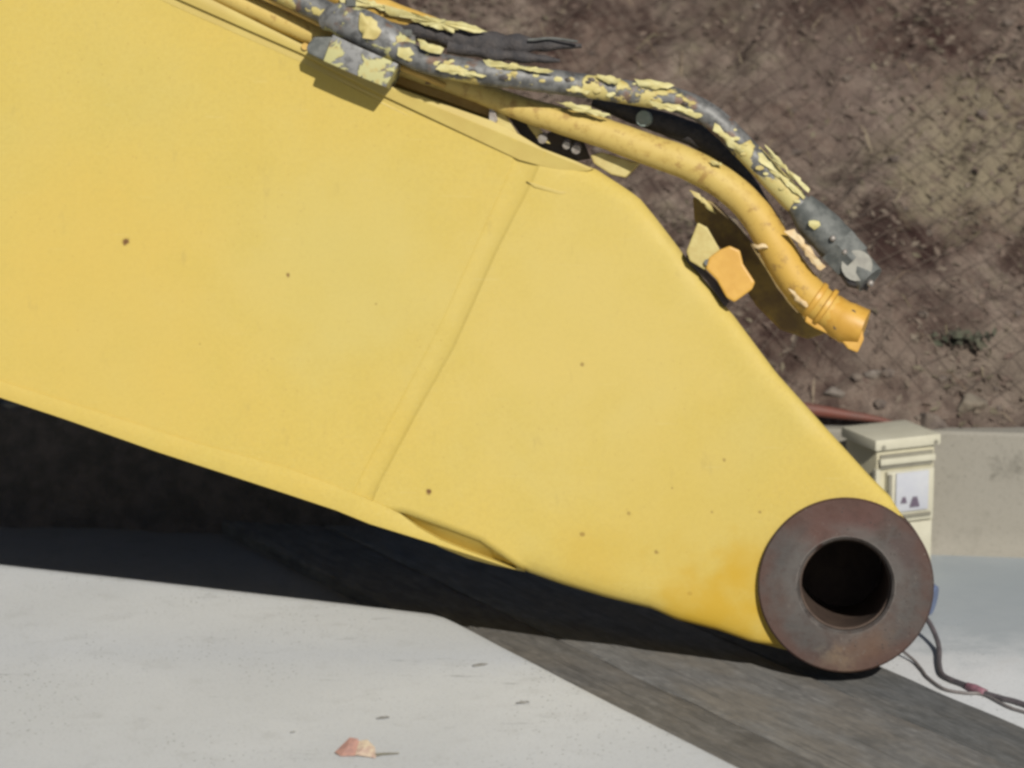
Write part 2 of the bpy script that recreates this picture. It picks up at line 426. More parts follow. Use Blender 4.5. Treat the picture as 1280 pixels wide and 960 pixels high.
def hill_hit(px, py):
    d = rdir(px, py); t = (WY + .02 - CAM.y) / d.y
    for i in range(4000):
        p = CAM + d * t
        if p.y > HY + WX(p.x) and p.z < hz(p.x, p.y): return p
        t += .002
    return CAM + d * t
SHADE_SOIL, KHK = (.030, .016, .014), (.20, .17, .115)      # maroon soil darkened to paint the hollows' shade, dry khaki soil
HP = [(tuple(hill_hit(x, y)), r_, k_, c_) for x, y, r_, k_, c_ in ((1105, 285, .13, .85, SHADE_SOIL), (1150, 300, .07, .8, SHADE_SOIL), (1090, 330, .09, .6, SHADE_SOIL), (1275, 315, .06, .6, SHADE_SOIL), (1190, 395, .10, .5, SHADE_SOIL), (1000, 420, .12, .6, SHADE_SOIL),
      (1180, 25, .16, .5, SHADE_SOIL), (1040, 40, .16, .45, SHADE_SOIL), (900, 15, .2, .4, SHADE_SOIL), (1235, 190, .26, .75, KHK), (1180, 240, .14, .5, KHK), (1060, 110, .2, .4, (.17, .13, .11)), (1240, 460, .14, .5, (.17, .14, .11)), (1110, 430, .1, .5, (.16, .125, .10)))]
M_hill = hillmat()
h_me = grid(520, 420, lambda s, t: (lambda x, y: (x, y + WX(x), hz(x, y + WX(x))))(-1.9 + 4.2 * s, HY + 3.4 * t))
hill = tag(link('hillside', h_me, M_hill, smooth=True), 'steep brown hillside of soil and dead leaves', kind='structure')
def fhill2(s, t):
    x = -30 + 60 * s; y = HY + 3.35 + 26 * t
    return (x, y + WX(x), hz(x, y + WX(x)) - .02 if t < .02 else hz(x, HY + 3.35 + WX(x)) + (y - HY - 3.35) * .55 + .6 * mn.noise(Vector((x * .3, y * .3, 4))) - .05)
tag(link('hillside', grid(120, 60, fhill2), M_hill, smooth=True), 'upper slope of the brown hillside', kind='structure')
for sx, xa, xb in ((0, -30, -1.88), (1, 2.28, 30)):
    tag(link('hillside', grid(90, 60, lambda s, t: (lambda x, y: (x, y + WX(x), hz(x, y + WX(x)) - .012))(xa + (xb - xa) * s, HY + 3.4 * t)), M_hill, smooth=True),
        'outer flank of the brown hillside', kind='structure')

# added dark bank that paints the shade on the wall behind the boom
def fheap(s_, t_):
    x = -3.0 + 3.1 * s_; y = WY - .006 - .05 * (1 - t_ / .8) if t_ < .8 else WY - .006 + .036 * (t_ - .8) / .2
    k = min(1, max(0, (.10 - x) / .25)) ** .5
    e = .02 * mn.noise(Vector((x * 5, 2, 0))) + .012 * mn.noise(Vector((x * 14, y * 14, 0))) + .006 * mn.noise(Vector((x * 40, y * 40, 0)))
    return (x, y + WX(x) + (.03 * mn.noise(Vector((x * 4, 9, t_))) + .02 * mn.noise(Vector((x * 13, 9, t_)))) * (1 - t_), -.01 + k * ((WT + .015) * min(1, t_ / .8) ** .8 + e * min(1, t_ * 3)))
M_bank = simple('shade_dark_bank', (.095, .082, .078), (.055, .050, .048), 22, .9, 0, .9, .008)
tag(link('shade_bank', grid(220, 24, fheap), M_bank, smooth=True), 'added dark bank painting the shade on the wall behind the boom', kind='structure')

# leaf litter: many small curled leaves, nobody could count them
def leaf_cloud(n, xr, yr, smin, smax, seed, lift=.0, flat=.5):
    rg = np.random.default_rng(seed); vs = []; fs = []; ci = []
    for i in range(n):
        x = rg.uniform(*xr); y = rg.uniform(*yr) + WX(x)
        dens = mn.noise(Vector((x * 2.2, y * 2.2, 17))) + .35 * mn.noise(Vector((x * 7, y * 7, 3)))
        if dens < rg.uniform(-.45, .35): continue
        z = hz(x, y) + lift + rg.uniform(0, .006)
        s = rg.uniform(smin, smax); a = rg.uniform(0, 6.283)
        nrm = Vector((rg.normal(0, flat), -.55 + rg.normal(0, flat), .8)).normalized()
        t = Vector((math.cos(a), math.sin(a), 0)); t = (t - nrm * t.dot(nrm)).normalized(); b = nrm.cross(t)
        p = Vector((x, y, z)); w_ = s * rg.uniform(.3, .6); cu = s * rg.uniform(.05, .3)
        k = len(vs)
        vs += [p - t * s, p - t * s * .1 + b * w_ + nrm * cu, p + t * s + nrm * cu * .4, p - t * s * .1 - b * w_ + nrm * cu]
        fs += [(k, k + 2, k + 1), (k, k + 3, k + 2)]
    me = bpy.data.meshes.new('leaves'); me.from_pydata(vs, [], fs); return me
def leafmat(name, cols):
    g = NG(name)
    gi = g.n('ShaderNodeNewGeometry').outputs['Random Per Island']
    c = g.ramp(gi, [(i / (len(cols) - 1), c) for i, c in enumerate(cols)])
    return g.done(g.mix(g.step(g.noise(60, 3), .4, .7, 0, .5), c, (.06, .042, .034)), .85, 0, None, .15)
M_leaf = leafmat('dead_leaves', [(.115, .082, .068), (.15, .115, .092), (.10, .070, .058), (.165, .135, .105), (.13, .10, .08), (.135, .118, .08), (.185, .15, .12)])
l_me = leaf_cloud(42000, (-1.9, 2.3), (HY, HY + 2.3), .005, .016, 3)
tag(link('leaf_litter', l_me, M_leaf), 'dead brown leaves scattered over the hillside', 'leaf litter', kind='stuff')

# dry stems and grass wisps
def stems(n, seed):
    rg = np.random.default_rng(seed); vs = []; fs = []
    for i in range(n):
        x = rg.uniform(-1.8, 2.2); y = rg.uniform(HY + .03, HY + 2.2) + WX(x); z = hz(x, y)
        L = rg.uniform(.03, .09); a = rg.uniform(0, 6.28); el = rg.uniform(.0, .9)
        d = Vector((math.cos(a) * math.cos(el), math.sin(a) * math.cos(el) * .6 - .2, math.sin(el) + .35)).normalized()
        sd = d.cross(Vector((.1, 1, .2))).normalized() * rg.uniform(.0008, .002)
        p = Vector((x, y, z)); q = p + d * L * .5 + Vector((0, 0, .01)); r = p + d * L - Vector((0, 0, L * .2))
        k = len(vs); vs += [p - sd, p + sd, q + sd, q - sd, r]
        fs += [(k, k + 1, k + 2, k + 3), (k + 3, k + 2, k + 4)]
    me = bpy.data.meshes.new('stems'); me.from_pydata(vs, [], fs); return me
M_stem = leafmat('dry_stems', [(.24, .19, .13), (.12, .085, .06), (.30, .25, .18), (.16, .14, .08)])
tag(link('dry_grass', stems(900, 5), M_stem), 'dry grass wisps and twigs on the hillside', 'dry grass', kind='stuff')

# ------------------------------------------------------------ timber boards under the boss
def boardmat(name, tone, seed, brown=.5, ang=0):
    g = NG(name)
    v = g.map((1, 1, 1), loc=(seed, seed * .7, 0))
    gv = g.map((5.0, 30, 30), loc=(seed, seed * 2, 0))
    grain = g.noise(1.6, 6, .65, gv, .6)
    fine = g.noise(5, 5, .7, gv); crack = g.noise(1.3, 4, .7, g.map((3, 170, 60), loc=(seed, seed, 0)), .3)
    blot = g.noise(5.5, 5, .6, g.map((.9, 2.2, 1), loc=(seed * 3, 1, 0)))
    c = g.mix(g.step(grain, .3, .7), tuple(x * .72 for x in tone), tone)
    c = g.mix(g.step(fine, .48, .72, 0, .55), c, tuple(min(1, x * 1.7) for x in tone))
    c = g.mix(g.step(blot, .42, .62, 0, brown), c, (.175, .152, .122))
    c = g.mix(g.step(crack, .57, .68, 0, .85), c, tuple(x * .28 for x in tone))
    c = g.mix(g.step(crack, .40, .30, 0, .4), c, tuple(x * 1.35 for x in tone))
    c = g.mix(g.step(g.noise(8, 5, .65, v), .54, .7, 0, .5), c, tuple(x * .4 for x in tone))
    c = g.mix(g.step(g.noise(45, 6, .75, g.map((.5, 1, 1))), .42, .66, 0, .5), c, tuple(x * .5 for x in tone))
    c = g.mix(g.step(g.noise(18, 6, .7, g.map((.4, 1.6, 1), loc=(3, seed, 0))), .56, .72, 0, .5), c, (.22, .205, .18))
    n = g.bump(grain, .6, .003); n = g.bump(fine, .6, .0015, n); n = g.bump(g.math('SUBTRACT', 1, crack), .6, .002, n)
    return g.done(c, .85, 0, n, .2)
A_, B_ = G(545, 770, SLAB), G(930, 962, SLAB)
Dr = (B_ - A_).normalized(); Pe = Vector((-Dr.y, Dr.x, 0))
if Pe.y < 0: Pe = -Pe
A_ = A_ + Pe * .008
C_, E_ = G(1135, 838, BOARD_T), G(1280, 912, BOARD_T)
wid = .5 * ((C_ - A_).dot(Pe) + (E_ - A_).dot(Pe))
print('board width', wid, (C_ - A_).dot(Pe), (E_ - A_).dot(Pe), 'wall y', WY, 'wall h', WT, 'O', O, 'bossR', BOSS_R)
ang = math.atan2(Dr.y, Dr.x)
M_bd = T(A_ + Pe * wid * .5, ang); M_bd.translation.z = 0
mat_root = thing('timber_mat', M_bd, 'flat weathered grey timber boards lying on concrete under the boom tip', 'timber mat')
cuts = [(0, .29, (.145, .138, .128), .3), (.29, .74, (.18, .176, .168), .45), (.74, 1, (.125, .127, .125), .2)]
for bi, (f0, f1, tone, brn) in enumerate(cuts):
    bm = bmesh.new(); L0, L1, ns = -.95 - .05 * bi, 2.2 - .12 * bi, 90
    rows = []
    for i in range(ns + 1):
        s = L0 + (L1 - L0) * i / ns
        ya = (f0 - .5) * wid + .0015; yb = (f1 - .5) * wid - .0015
        e0 = .0035 * mn.noise(Vector((s * 6, bi, 1))); e1 = .003 * mn.noise(Vector((s * 6, bi, 9)))
        if bi == 0: e0 += .004 * mn.noise(Vector((s * 2, 4, 4)))
        tz = BOARD_T + (-.0035 if bi == 2 else 0)
        pr = [(ya + e0, .001), (ya + e0, tz * .5), (ya + e0 + .0005, tz - .004), (ya + e0 + .005, tz)]
        pr += [(ya + (yb - ya) * k / 6, tz) for k in range(1, 6)]
        pr += [(yb + e1 - .005, tz), (yb + e1, tz - .004), (yb + e1, .001)]
        r = []
        for q, (yy, z) in enumerate(pr):
            if z > .01: z += .0022 * mn.noise(Vector((s * 3, yy * 40, bi * 3))) + .0016 * mn.noise(Vector((s * 9, yy * 90, 2)))
            if z > BOARD_T and abs(s) < 9: z = min(z, BOARD_T + .0005)
            r.append(bm.verts.new(M_bd @ Vector((s, yy, z))))
        rows.append(r)
    for a, b in zip(rows, rows[1:]):
        for j in range(len(a) - 1): bm.faces.new((a[j], b[j], b[j + 1], a[j + 1]))
        bm.faces.new((a[-1], b[-1], b[0], a[0]))
    bm.faces.new(rows[0]); bm.faces.new(rows[-1][::-1])
    o = bm_link('board', bm, boardmat('weathered_board', tone, bi * 3.7 + 1, brn), mat_root, M_bd)
    autosmooth(o, 40)
    if bi == 2: o['label'] = 'dark grey far board'

# ------------------------------------------------------------ the boom
root = thing('excavator_boom', M_BOOM, 'faded yellow excavator boom tip resting on timber, chipped hydraulic pipes along its top', 'excavator boom')
SL = .472
top = [(-700, -437 - 20), (0, -123), (264, 0), (377, 56), (480, 105), (615, 152), (649, 169), (677, 186), (719, 202), (744, 211), (775, 231), (798, 247), (817, 270),
       (856, 321), (918, 397), (971, 468), (1035, 539), (1089, 598), (1117, 626), (1140, 651)]
bot = [(-700, 262), (0, 495), (84, 523), (197, 563), (360, 616), (420, 636), (462, 653), (561, 684), (659, 717), (701, 731), (757, 748), (814, 762), (845, 776), (898, 790), (937, 804), (962, 818)]
# box body behind the near plates
ctr = (1057, 731)
body = [(x - 2 * 0, y + 3) for x, y in top[:-1]] + [(1133, 652)]
def circ(r, a0, a1, n, c=ctr): return [(c[0] + r * math.cos(R(a0 + (a1 - a0) * k / n)), c[1] - r * math.sin(R(a0 + (a1 - a0) * k / n))) for k in range(n + 1)]
body += circ(100, 44, 242, 30)
body += [(x, y - 3) for x, y in bot[::-1][1:]]
bm = bmesh.new()
base = [P(x, y, .05) for x, y in body]
farp = [p + Wd * (BOOM_D - .02) for p in base]
def depth_at(x): return .085 + (BOOM_D - .14) * max(0, min(1, (1000 - x) / 450))
prism(bm, base, [p + Wd * depth_at(q[0]) for p, q in zip(base, body)])
bm_link('body', bm, mat_boom, root, M_BOOM)

def ruled(tp, bt, ns, nt_, fw):
    a = resample(tp, ns); b = resample(bt, ns); bm = bmesh.new(); g = []
    for i in range(ns):
        r = []
        for j in range(nt_):
            t = j / (nt_ - 1); t = .5 - .5 * math.cos(math.pi * t) if nt_ > 6 else t
            x = a[i][0] + (b[i][0] - a[i][0]) * t; y = a[i][1] + (b[i][1] - a[i][1]) * t
            r.append(bm.verts.new(P(x, y, 0) + Wd * fw(x, y, i / (ns - 1), t)))
        g.append(r)
    for p, q in zip(g, g[1:]):
        for j in range(nt_ - 1):
            try: bm.faces.new((p[j], q[j], q[j + 1], p[j + 1]))
            except ValueError: pass
    return bm
# near side plate, left of the weld
wav = lambda x, y: .0012 * mn.noise(Vector((x * .004, y * .004, 1)))
def coons(T_, B, left, rightc, fw):
    ns, nt_ = len(T_), len(left); bm = bmesh.new(); g = []
    for i in range(ns):
        s = i / (ns - 1); r = []
        for j in range(nt_):
            t = j / (nt_ - 1); q = []
            for k in (0, 1):
                c = (1 - t) * T_[i][k] + t * B[i][k] + (1 - s) * left[j][k] + s * rightc[j][k]
                c -= (1 - s) * (1 - t) * T_[0][k] + s * (1 - t) * T_[-1][k] + (1 - s) * t * B[0][k] + s * t * B[-1][k]
                q.append(c)
            r.append(bm.verts.new(P(q[0], q[1], 0) + Wd * fw(q[0], q[1])))
        g.append(r)
    for p, q in zip(g, g[1:]):
        for j in range(nt_ - 1): bm.faces.new((p[j], q[j], q[j + 1], p[j + 1]))
    return bm
seamL = [(646, 168), (637, 208), (551, 400), (444, 605), (430, 639)]
sT = resample([p for p in top if p[0] < 645] + [seamL[0]], 60)
sB = resample([p for p in bot if p[0] < 425] + [seamL[-1]], 60)
bm = coons(sT, sB, resample([sT[0], sB[0]], 50), resample(seamL, 50), wav)
o = bm_link('side_plate', bm, mat_boom, root, M_BOOM, smooth=True)
# weld band
seamL = [(646, 168), (637, 208), (551, 400), (444, 605), (430, 639)]
seamR = [(683, 189), (666, 229), (624, 310), (568, 436), (517, 526), (472, 612), (461, 652)]
a = resample(seamL, 50); b = resample(seamR, 50); bm = bmesh.new(); rows = []
pf = [(0, 0), (.03, .0002), (.07, .0018), (.14, .0037), (.5, .0044), (.83, .0042), (.92, .0020), (.98, .0002), (1, 0)]
for i in range(50):
    r = []
    for f, d in pf:
        x = a[i][0] + (b[i][0] - a[i][0]) * f; y = a[i][1] + (b[i][1] - a[i][1]) * f
        r.append(bm.verts.new(P(x, y, 0) + Wd * (wav(x, y) + d * .9 + .0005 * mn.noise(Vector((x * .1, y * .1, 0))) * (d > 0))))
    rows.append(r)
for p, q in zip(rows, rows[1:]):
    for j in range(len(pf) - 1): bm.faces.new((p[j], q[j], q[j + 1], p[j + 1]))
bm_link('weld_seam', bm, mat_boom, root, M_BOOM, smooth=True)
# nose casting: convex, falls away at its edges
ntop = [(683, 189)] + [p for p in top if p[0] > 690]
nbot = [(461, 652 - 40)] + [(505, 641), (560, 660), (600, 674), (640, 698), (659, 717)] + [p for p in bot if p[0] > 690]
ntop = ntop[:-1] + [(1126, 640)]
right = circ(104, 48, 218, 40)     # boss rim, from upper right over the top to lower left
rim_t = [(x, y) for x, y in right]
def nose_w(x, y, s, t):
    dr = math.hypot(x - ctr[0], y - ctr[1])
    # distance to silhouette measured in px
    dt = 1e9
    for p, q in zip(NT, NT[1:]): dt = min(dt, seg_d(x, y, p, q))
    db = 1e9
    for p, q in zip(NB, NB[1:]): db = min(db, seg_d(x, y, p, q))
    r = wav(x, y)
    def fil(d, Rr, h):
        if d >= Rr: return 0
        k = 1 - d / Rr; return h * (1 - math.sqrt(max(0, 1 - k * k)))
    r += fil(dt, 26, .012) + fil(db, 34, .016)
    # broad belly: falls away gently toward lower right near the boss
    k = max(0, min(1, (x + (y - 480) * .9 - 950) / 260)); r += .009 * k * k * max(0, min(1, (y - 560) / 200))
    return r
def seg_d(x, y, p, q):
    vx, vy = q[0] - p[0], q[1] - p[1]; L = vx * vx + vy * vy
    t = max(0, min(1, ((x - p[0]) * vx + (y - p[1]) * vy) / L)) if L else 0
    return math.hypot(x - p[0] - vx * t, y - p[1] - vy * t)
NT = ntop; NB = nbot[1:]
# left part: seam -> line from (860,325) to boss left ; use curves sweeping seam to boss rim
def nose_mesh():
    ns, nt_ = 70, 44
    left = resample([seamR[0], seamR[1], seamR[2], seamR[3], seamR[4], seamR[5], (461, 640)], nt_)
    left[-1] = (461, 637)
    rightc = resample(circ(106, 50, 226, 60), nt_)
    T_ = resample([seamR[0]] + ntop[1:-1] + [rightc[0]], ns)
    Bq = [(461, 637), (505, 641), (560, 661), (600, 676), (636, 700), (659, 716)] + [p for p in bot if p[0] > 690][:-1] + [rightc[-1]]
    B = resample(Bq, ns)
    bm = bmesh.new(); g = []
    for i in range(ns):
        s = i / (ns - 1); r = []
        for j in range(nt_):
            t = j / (nt_ - 1)
            q = []
            for k in (0, 1):
                c = (1 - t) * T_[i][k] + t * B[i][k] + (1 - s) * left[j][k] + s * rightc[j][k]
                c -= (1 - s) * (1 - t) * T_[0][k] + s * (1 - t) * T_[-1][k] + (1 - s) * t * B[0][k] + s * t * B[-1][k]
                q.append(c)
            r.append(bm.verts.new(P(q[0], q[1], 0) + Wd * nose_w(q[0], q[1], s, t)))
        g.append(r)
    for p, q in zip(g, g[1:]):
        for j in range(nt_ - 1): bm.faces.new((p[j], q[j], q[j + 1], p[j + 1]))
    # skirt down to the body
    per = [g[i][0] for i in range(ns)], [g[i][-1] for i in range(ns)]
    for e in per:
        bk = [bm.verts.new(v.co + Wd * .055) for v in e]
        for k in range(ns - 1): bm.faces.new((e[k], e[k + 1], bk[k + 1], bk[k]))
    return bm
NB = [(659, 716)] + [p for p in bot if p[0] > 690]
bm_link('nose_casting', nose_mesh(), mat_nose, root, M_BOOM, smooth=True)

# undercut at the toe of the nose where the bottom plate runs out
bm = bmesh.new()
uc = resample([(498, 638), (505, 641), (560, 661), (600, 676), (636, 700), (656, 713.5)], 16); ul = resample([(490, 645), (522, 668), (550, 684), (585, 698), (615, 706), (657, 715)], 16)
ra = [bm.verts.new(P(x, y, .0025)) for x, y in uc]; rb = [bm.verts.new(P(x, y, .048)) for x, y in ul]
for k in range(15): bm.faces.new((ra[k], ra[k + 1], rb[k + 1], rb[k]))
bm_link('undercut', bm, mat_boom, root, M_BOOM, smooth=True)
# flanges: edges of the top and bottom cover plates, a little proud of the side plate
tl = [(-700, -436), (225, 0), (377, 67), (480, 120), (649, 200), (700, 214), (735, 214)]
tu = [(-700, -457), (0, -123), (264, -1), (377, 55), (480, 104), (615, 151), (649, 168), (677, 185), (719, 201), (742, 211)]
o = bm_link('top_flange', pxprism(tu + tl[::-1], -.009, .055, .002, lambda x: -.008 if x < 610 else -.008 + .0105 * min(1, (x - 610) / 100)), mat_rim, root, M_BOOM); autosmooth(o, 50)
wl = [(-700, -434), (225, 3), (377, 70), (480, 124), (640, 199)]
wl2 = [(640, 206), (480, 131), (377, 78), (225, 11), (-700, -426)]
bm_link('weld_bead', pxprism(wl + wl2, -.0008, .003, .0006, lambda x: -.0008 if x < 600 else -.0008 + .003 * min(1, (x - 600) / 40)), mat_rim, root, M_BOOM)
bm_link('weld_bead', pxprism([(658, 226), (670, 230), (700, 239), (716, 241), (700, 243), (668, 234)], -.003, .004, .001, lambda x: -.003 + .0035 * max(0, (x - 680) / 36)), mat_rim, root, M_BOOM)
bl = [(-700, 264), (0, 497), (84, 525), (197, 565), (360, 618), (420, 638), (462, 655), (561, 685.5), (610, 701), (644, 712)]
bu = [(636, 708.5), (612, 699), (585, 689), (550, 675), (522, 659), (500, 642), (470, 628), (430, 612), (360, 585), (253, 556), (0, 476), (-700, 243)]
o = bm_link('bottom_flange', pxprism(bl + bu, -.004, .055, .002, lambda x: -.003 if x < 480 else -.003 + .006 * min(1, (x - 480) / 170)), mat_boom, root, M_BOOM); autosmooth(o, 50)

# rippled weld where the nose meets the boss
wp_ = [P(x, y, .0065) for x, y in circ(109.5, 52, 224, 150)]
bm = bmesh.new(); tube(bm, wp_, [3.1 * SC * (1 + .22 * math.sin(k * 1.9) + .15 * mn.noise(Vector((k * .3, 0, 0)))) for k in range(len(wp_))], 8)
bm_link('weld_bead', bm, mat_boom, root, M_BOOM, smooth=True)
# boss ring with a bore right through
def ring_solid(c, r0, r1, w0, w1, seg=96, ch=.003, chi=.006):
    bm = bmesh.new()
    cc = MBI @ c
    pr = [(r0, w1), (r0, w0 + chi), (r0 + chi * .8, w0), (r1 - ch, w0), (r1, w0 + ch), (r1, w1 - ch), (r1 - ch, w1)]
    rings = []
    for r_, w_ in pr:
        rings.append([bm.verts.new(M_BOOM @ Vector((cc.x + r_ * math.cos(2 * math.pi * k / seg), cc.y + r_ * math.sin(2 * math.pi * k / seg), w_))) for k in range(seg)])
    m = len(rings)
    for i in range(m):
        a, b = rings[i], rings[(i + 1) % m]
        for k in range(seg): bm.faces.new((a[k], a[(k + 1) % seg], b[(k + 1) % seg], b[k]))
    return bm
bcen = P(1057, 731)
r_in = BOSS_R * 57 / 108.5
o = bm_link('boss', ring_solid(bcen, r_in, BOSS_R, -.010, BOSS_L), mat_boss, root, M_BOOM); autosmooth(o, 30)
boss = o
bm = bmesh.new(); cyl(bm, bcen + Wd * .004, Wd, r_in * 1.002, BOSS_L - .01, 48)
# bore liner and plug, added and run deep so no sun lights the inside
bm.free()
o = bm_link('sunblock_liner', ring_solid(bcen, r_in * .95, r_in * .999, .010, BOSS_L + .22, 64, .001, .002), mat_bore, boss, M_BOOM); autosmooth(o, 30)
bm = bmesh.new(); cyl(bm, bcen + Wd * (BOSS_L + .20), Wd, r_in * .945, .012, 48)
o = bm_link('bore_shade_plug', bm, simple('bore_shade_dark', (.03, .018, .014), (.045, .03, .022), 30, .8, 0, .4), boss, M_BOOM); autosmooth(o, 30)

# ------------------------------------------------------------ pipes along the top
def wpts(l): return catmull([P(x, y, w_) for x, y, w_ in l], 8)
def pipe(name, l, rad, mat, parent=root, rough=.04, seed=0, seg=22):
    bm = bmesh.new(); tube(bm, wpts(l), [r * SC for r in rad] if isinstance(rad, list) else rad * SC, seg, rough=rough, seed=seed)
    o = bm_link(name, bm, mat, parent, M_BOOM); return autosmooth(o, 50)
# upper, badly chipped pipe
pu = pipe('upper_pipe', [(-500, -440, -.03), (0, -185, -.03), (330, -22, -.035), (420, 22, -.045), (480, 52, -.065), (530, 76, -.075), (590, 89, -.078), (650, 97, -.072), (720, 106, -.055), (800, 118, -.03), (850, 127, -.03),
     (890, 147, -.03), (930, 185, -.03), (965, 222, -.03), (1000, 258, -.03), (1020, 276, -.03)], [15] * 9 + [16], mat_pipe_u, seed=1)
def lump(name, l, rad, mat, parent, seg=20, rough=.06, seed=0): return pipe(name, l, rad, mat, parent, rough, seed, seg)
lump('hose_coupling', [(1000, 256, -.03), (1012, 270, -.03), (1030, 288, -.03), (1048, 307, -.032), (1062, 322, -.034)], [18, 23, 25, 25, 22], mat_rod, pu, 14, .1, 3)
bm = bmesh.new()   # hexagonal nut
ax = (P(1078, 340, -.036) - P(1040, 300, -.032)).normalized()
tube(bm, [P(1046, 306, -.034), P(1066, 327, -.036)], 28 * SC, 6); bevel(bm, .003)
o = bm_link('union_nut', bm, mat_rod, pu, M_BOOM)
bm = bmesh.new(); tube(bm, [P(1064, 326, -.036), P(1070, 332, -.04), P(1088, 350, -.05)], [24 * SC, 21 * SC, 19 * SC], 18)
o = bm_link('pipe_end', bm, mat_rod, pu, M_BOOM); autosmooth(o)
bm = bmesh.new(); cyl(bm, P(1071, 332, -.070), (Wd * .8 + U * .1).normalized(), 19 * SC, .012, 18)
bevel(bm, .002)
o = bm_link('end_cap', bm, simple('worn_grey_cap', (.30, .29, .25), (.24, .23, .20), 50, .6, .2, .4), pu, M_BOOM); autosmooth(o)
for (x, y, r_) in ((1041, 298, 4.5), (1056, 315, 4), (1088, 354, 5)):
    bm = bmesh.new(); bmesh.ops.create_uvsphere(bm, u_segments=8, v_segments=6, radius=r_ * SC * .9, matrix=Matrix.Translation(P(x, y, -.072)))
    bm_link('grease_nipple', bm, mat_bolt, pu, M_BOOM, smooth=True)
bm = bmesh.new(); tube(bm, [P(1048, 330, -.045), P(1066, 350, -.05), P(1086, 358, -.05)], [7 * SC, 11 * SC, 6 * SC], 10)
bm_link('torn_seal', bm, mat_hose, pu, M_BOOM, smooth=True)
# lower yellow pipe
pl_ = pipe('lower_pipe', [(-500, -385, .01), (0, -140, .01), (330, 16, .01), (430, 58, .01), (520, 88, .01), (590, 112, .005), (650, 135, 0), (700, 150, -.005), (750, 165, -.01), (810, 187, -.015), (860, 205, -.02), (905, 230, -.02),
     (940, 262, -.02), (965, 300, -.02), (988, 340, -.02), (1012, 370, -.02), (1040, 392, -.02), (1058, 402, -.02)], [14] * 6 + [16, 18, 19, 20, 20, 20, 21, 22, 23, 23, 22], mat_pipe_l, seed=2)
# thin added tube that draws the sunlit streak along the lower pipe
pipe('sun_streak_tube', [(-400, -372, -.03), (0, -160, -.03), (329, -4, -.03), (413, 37, -.03), (480, 74, -.03), (520, 92, -.028), (556, 107, -.01)], 3.5, mat_yel, seed=4, seg=10)
# back pipe with a torn black hose stub
pb = pipe('back_pipe', [(-450, -470, .03), (0, -245, .03), (340, -50, .03), (440, -2, .03), (490, 18, .03), (540, 33, .03), (580, 44, .03)], [19, 19, 19, 17, 13, 8], mat_yel, seed=5)
lump('torn_hose', [(480, 26, .03), (540, 43, .028), (600, 53, .028), (650, 56, .028), (690, 56, .028), (727, 57, .028)], [11, 13, 14, 11, 7, 2.5], mat_hose, pb, 14, .5, 6)
lump('torn_hose', [(560, 58, .02), (610, 66, .02), (660, 72, .02), (700, 76, .02)], [8, 9, 6, 2], mat_hose, pb, 12, .5, 8)
lump('hose_wire', [(660, 50, .01), (690, 48, .01), (722, 52, .01)], 1.6, mat_rod, pb, 6, 0)

def flake(pts, w_, mat, parent, curl=.006, th=.0014, name='paint_flake'):
    rg = random.Random(int(pts[0][0] * 7 + pts[0][1])); q = []
    cx = sum(p[0] for p in pts) / len(pts); cy = sum(p[1] for p in pts) / len(pts)
    pts = [(cx + (x - cx) * .9, cy + (y - cy) * .82) for x, y in pts]
    for i, p in enumerate(pts):                       # broken, uneven outline
        n_ = pts[(i + 1) % len(pts)]; L = math.hypot(n_[0] - p[0], n_[1] - p[1]); m = max(1, int(L / 4.5))
        for k in range(m):
            f = k / m; j = min(2.0, L * .12)
            q.append((p[0] + (n_[0] - p[0]) * f + rg.uniform(-j, j), p[1] + (n_[1] - p[1]) * f + rg.uniform(-j, j) * .8))
    bm = bmesh.new(); n = len(q)
    a = [P(x, y, w_) + Wd * (curl * mn.noise(Vector((x * .07, y * .07, 5)))) for x, y in q]
    mid = [P(cx + (x - cx) * .5, cy + (y - cy) * .5, w_) - Wd * (curl * (.35 + .5 * mn.noise(Vector((x * .09, y * .09, 1))))) for x, y in q]
    c = P(cx, cy, w_) - Wd * curl * .4
    f = [bm.verts.new(p) for p in a]; h = [bm.verts.new(p) for p in mid]; cf = bm.verts.new(c)
    b = [bm.verts.new(p + Wd * th) for p in a]; cb = bm.verts.new(c + Wd * th)
    for i in range(n):
        j = (i + 1) % n
        bm.faces.new((f[i], f[j], h[j], h[i])); bm.faces.new((h[i], h[j], cf))
        bm.faces.new((b[j], b[i], cb)); bm.faces.new((f[i], b[i], b[j], f[j]))
    o = bm_link(name, bm, mat, parent, M_BOOM); return autosmooth(o, 50)
FL = [([(598, 73), (615, 74), (640, 79), (668, 84), (698, 90), (694, 93), (660, 90), (625, 86), (606, 83)], -.060),
      ([(744, 93), (762, 92), (778, 99), (772, 106), (754, 104)], -.055),
      ([(790, 98), (812, 98), (836, 102), (845, 107), (838, 113), (812, 111), (796, 108)], -.052),
      ([(520, 46), (535, 52), (556, 60), (552, 70), (538, 66), (524, 60)], -.068),
      ([(548, 76), (575, 82), (600, 92), (612, 97), (590, 98), (560, 92), (540, 86)], -.066),
      ([(700, 108), (716, 106), (740, 114), (736, 119), (712, 116)], -.056),
      ([(806, 124), (850, 130), (882, 146), (878, 150), (845, 140), (812, 132)], -.055),
      ([(893, 150), (912, 168), (934, 192), (926, 196), (908, 180), (890, 160)], -.054),
      ([(952, 174), (962, 182), (990, 215), (1016, 243), (1012, 247), (985, 220), (962, 194)], -.058),
      ([(944, 186), (952, 186), (975, 214), (1010, 252), (1006, 256), (972, 222), (946, 198)], -.052),
      ([(1010, 274), (1024, 276), (1028, 282), (1018, 288), (1010, 282)], -.068)]
for pts, w_ in FL: flake(pts, w_ - (.036 if pts[0][0] < 700 else .018 if pts[0][0] < 780 else 0), mat_flake, pu)
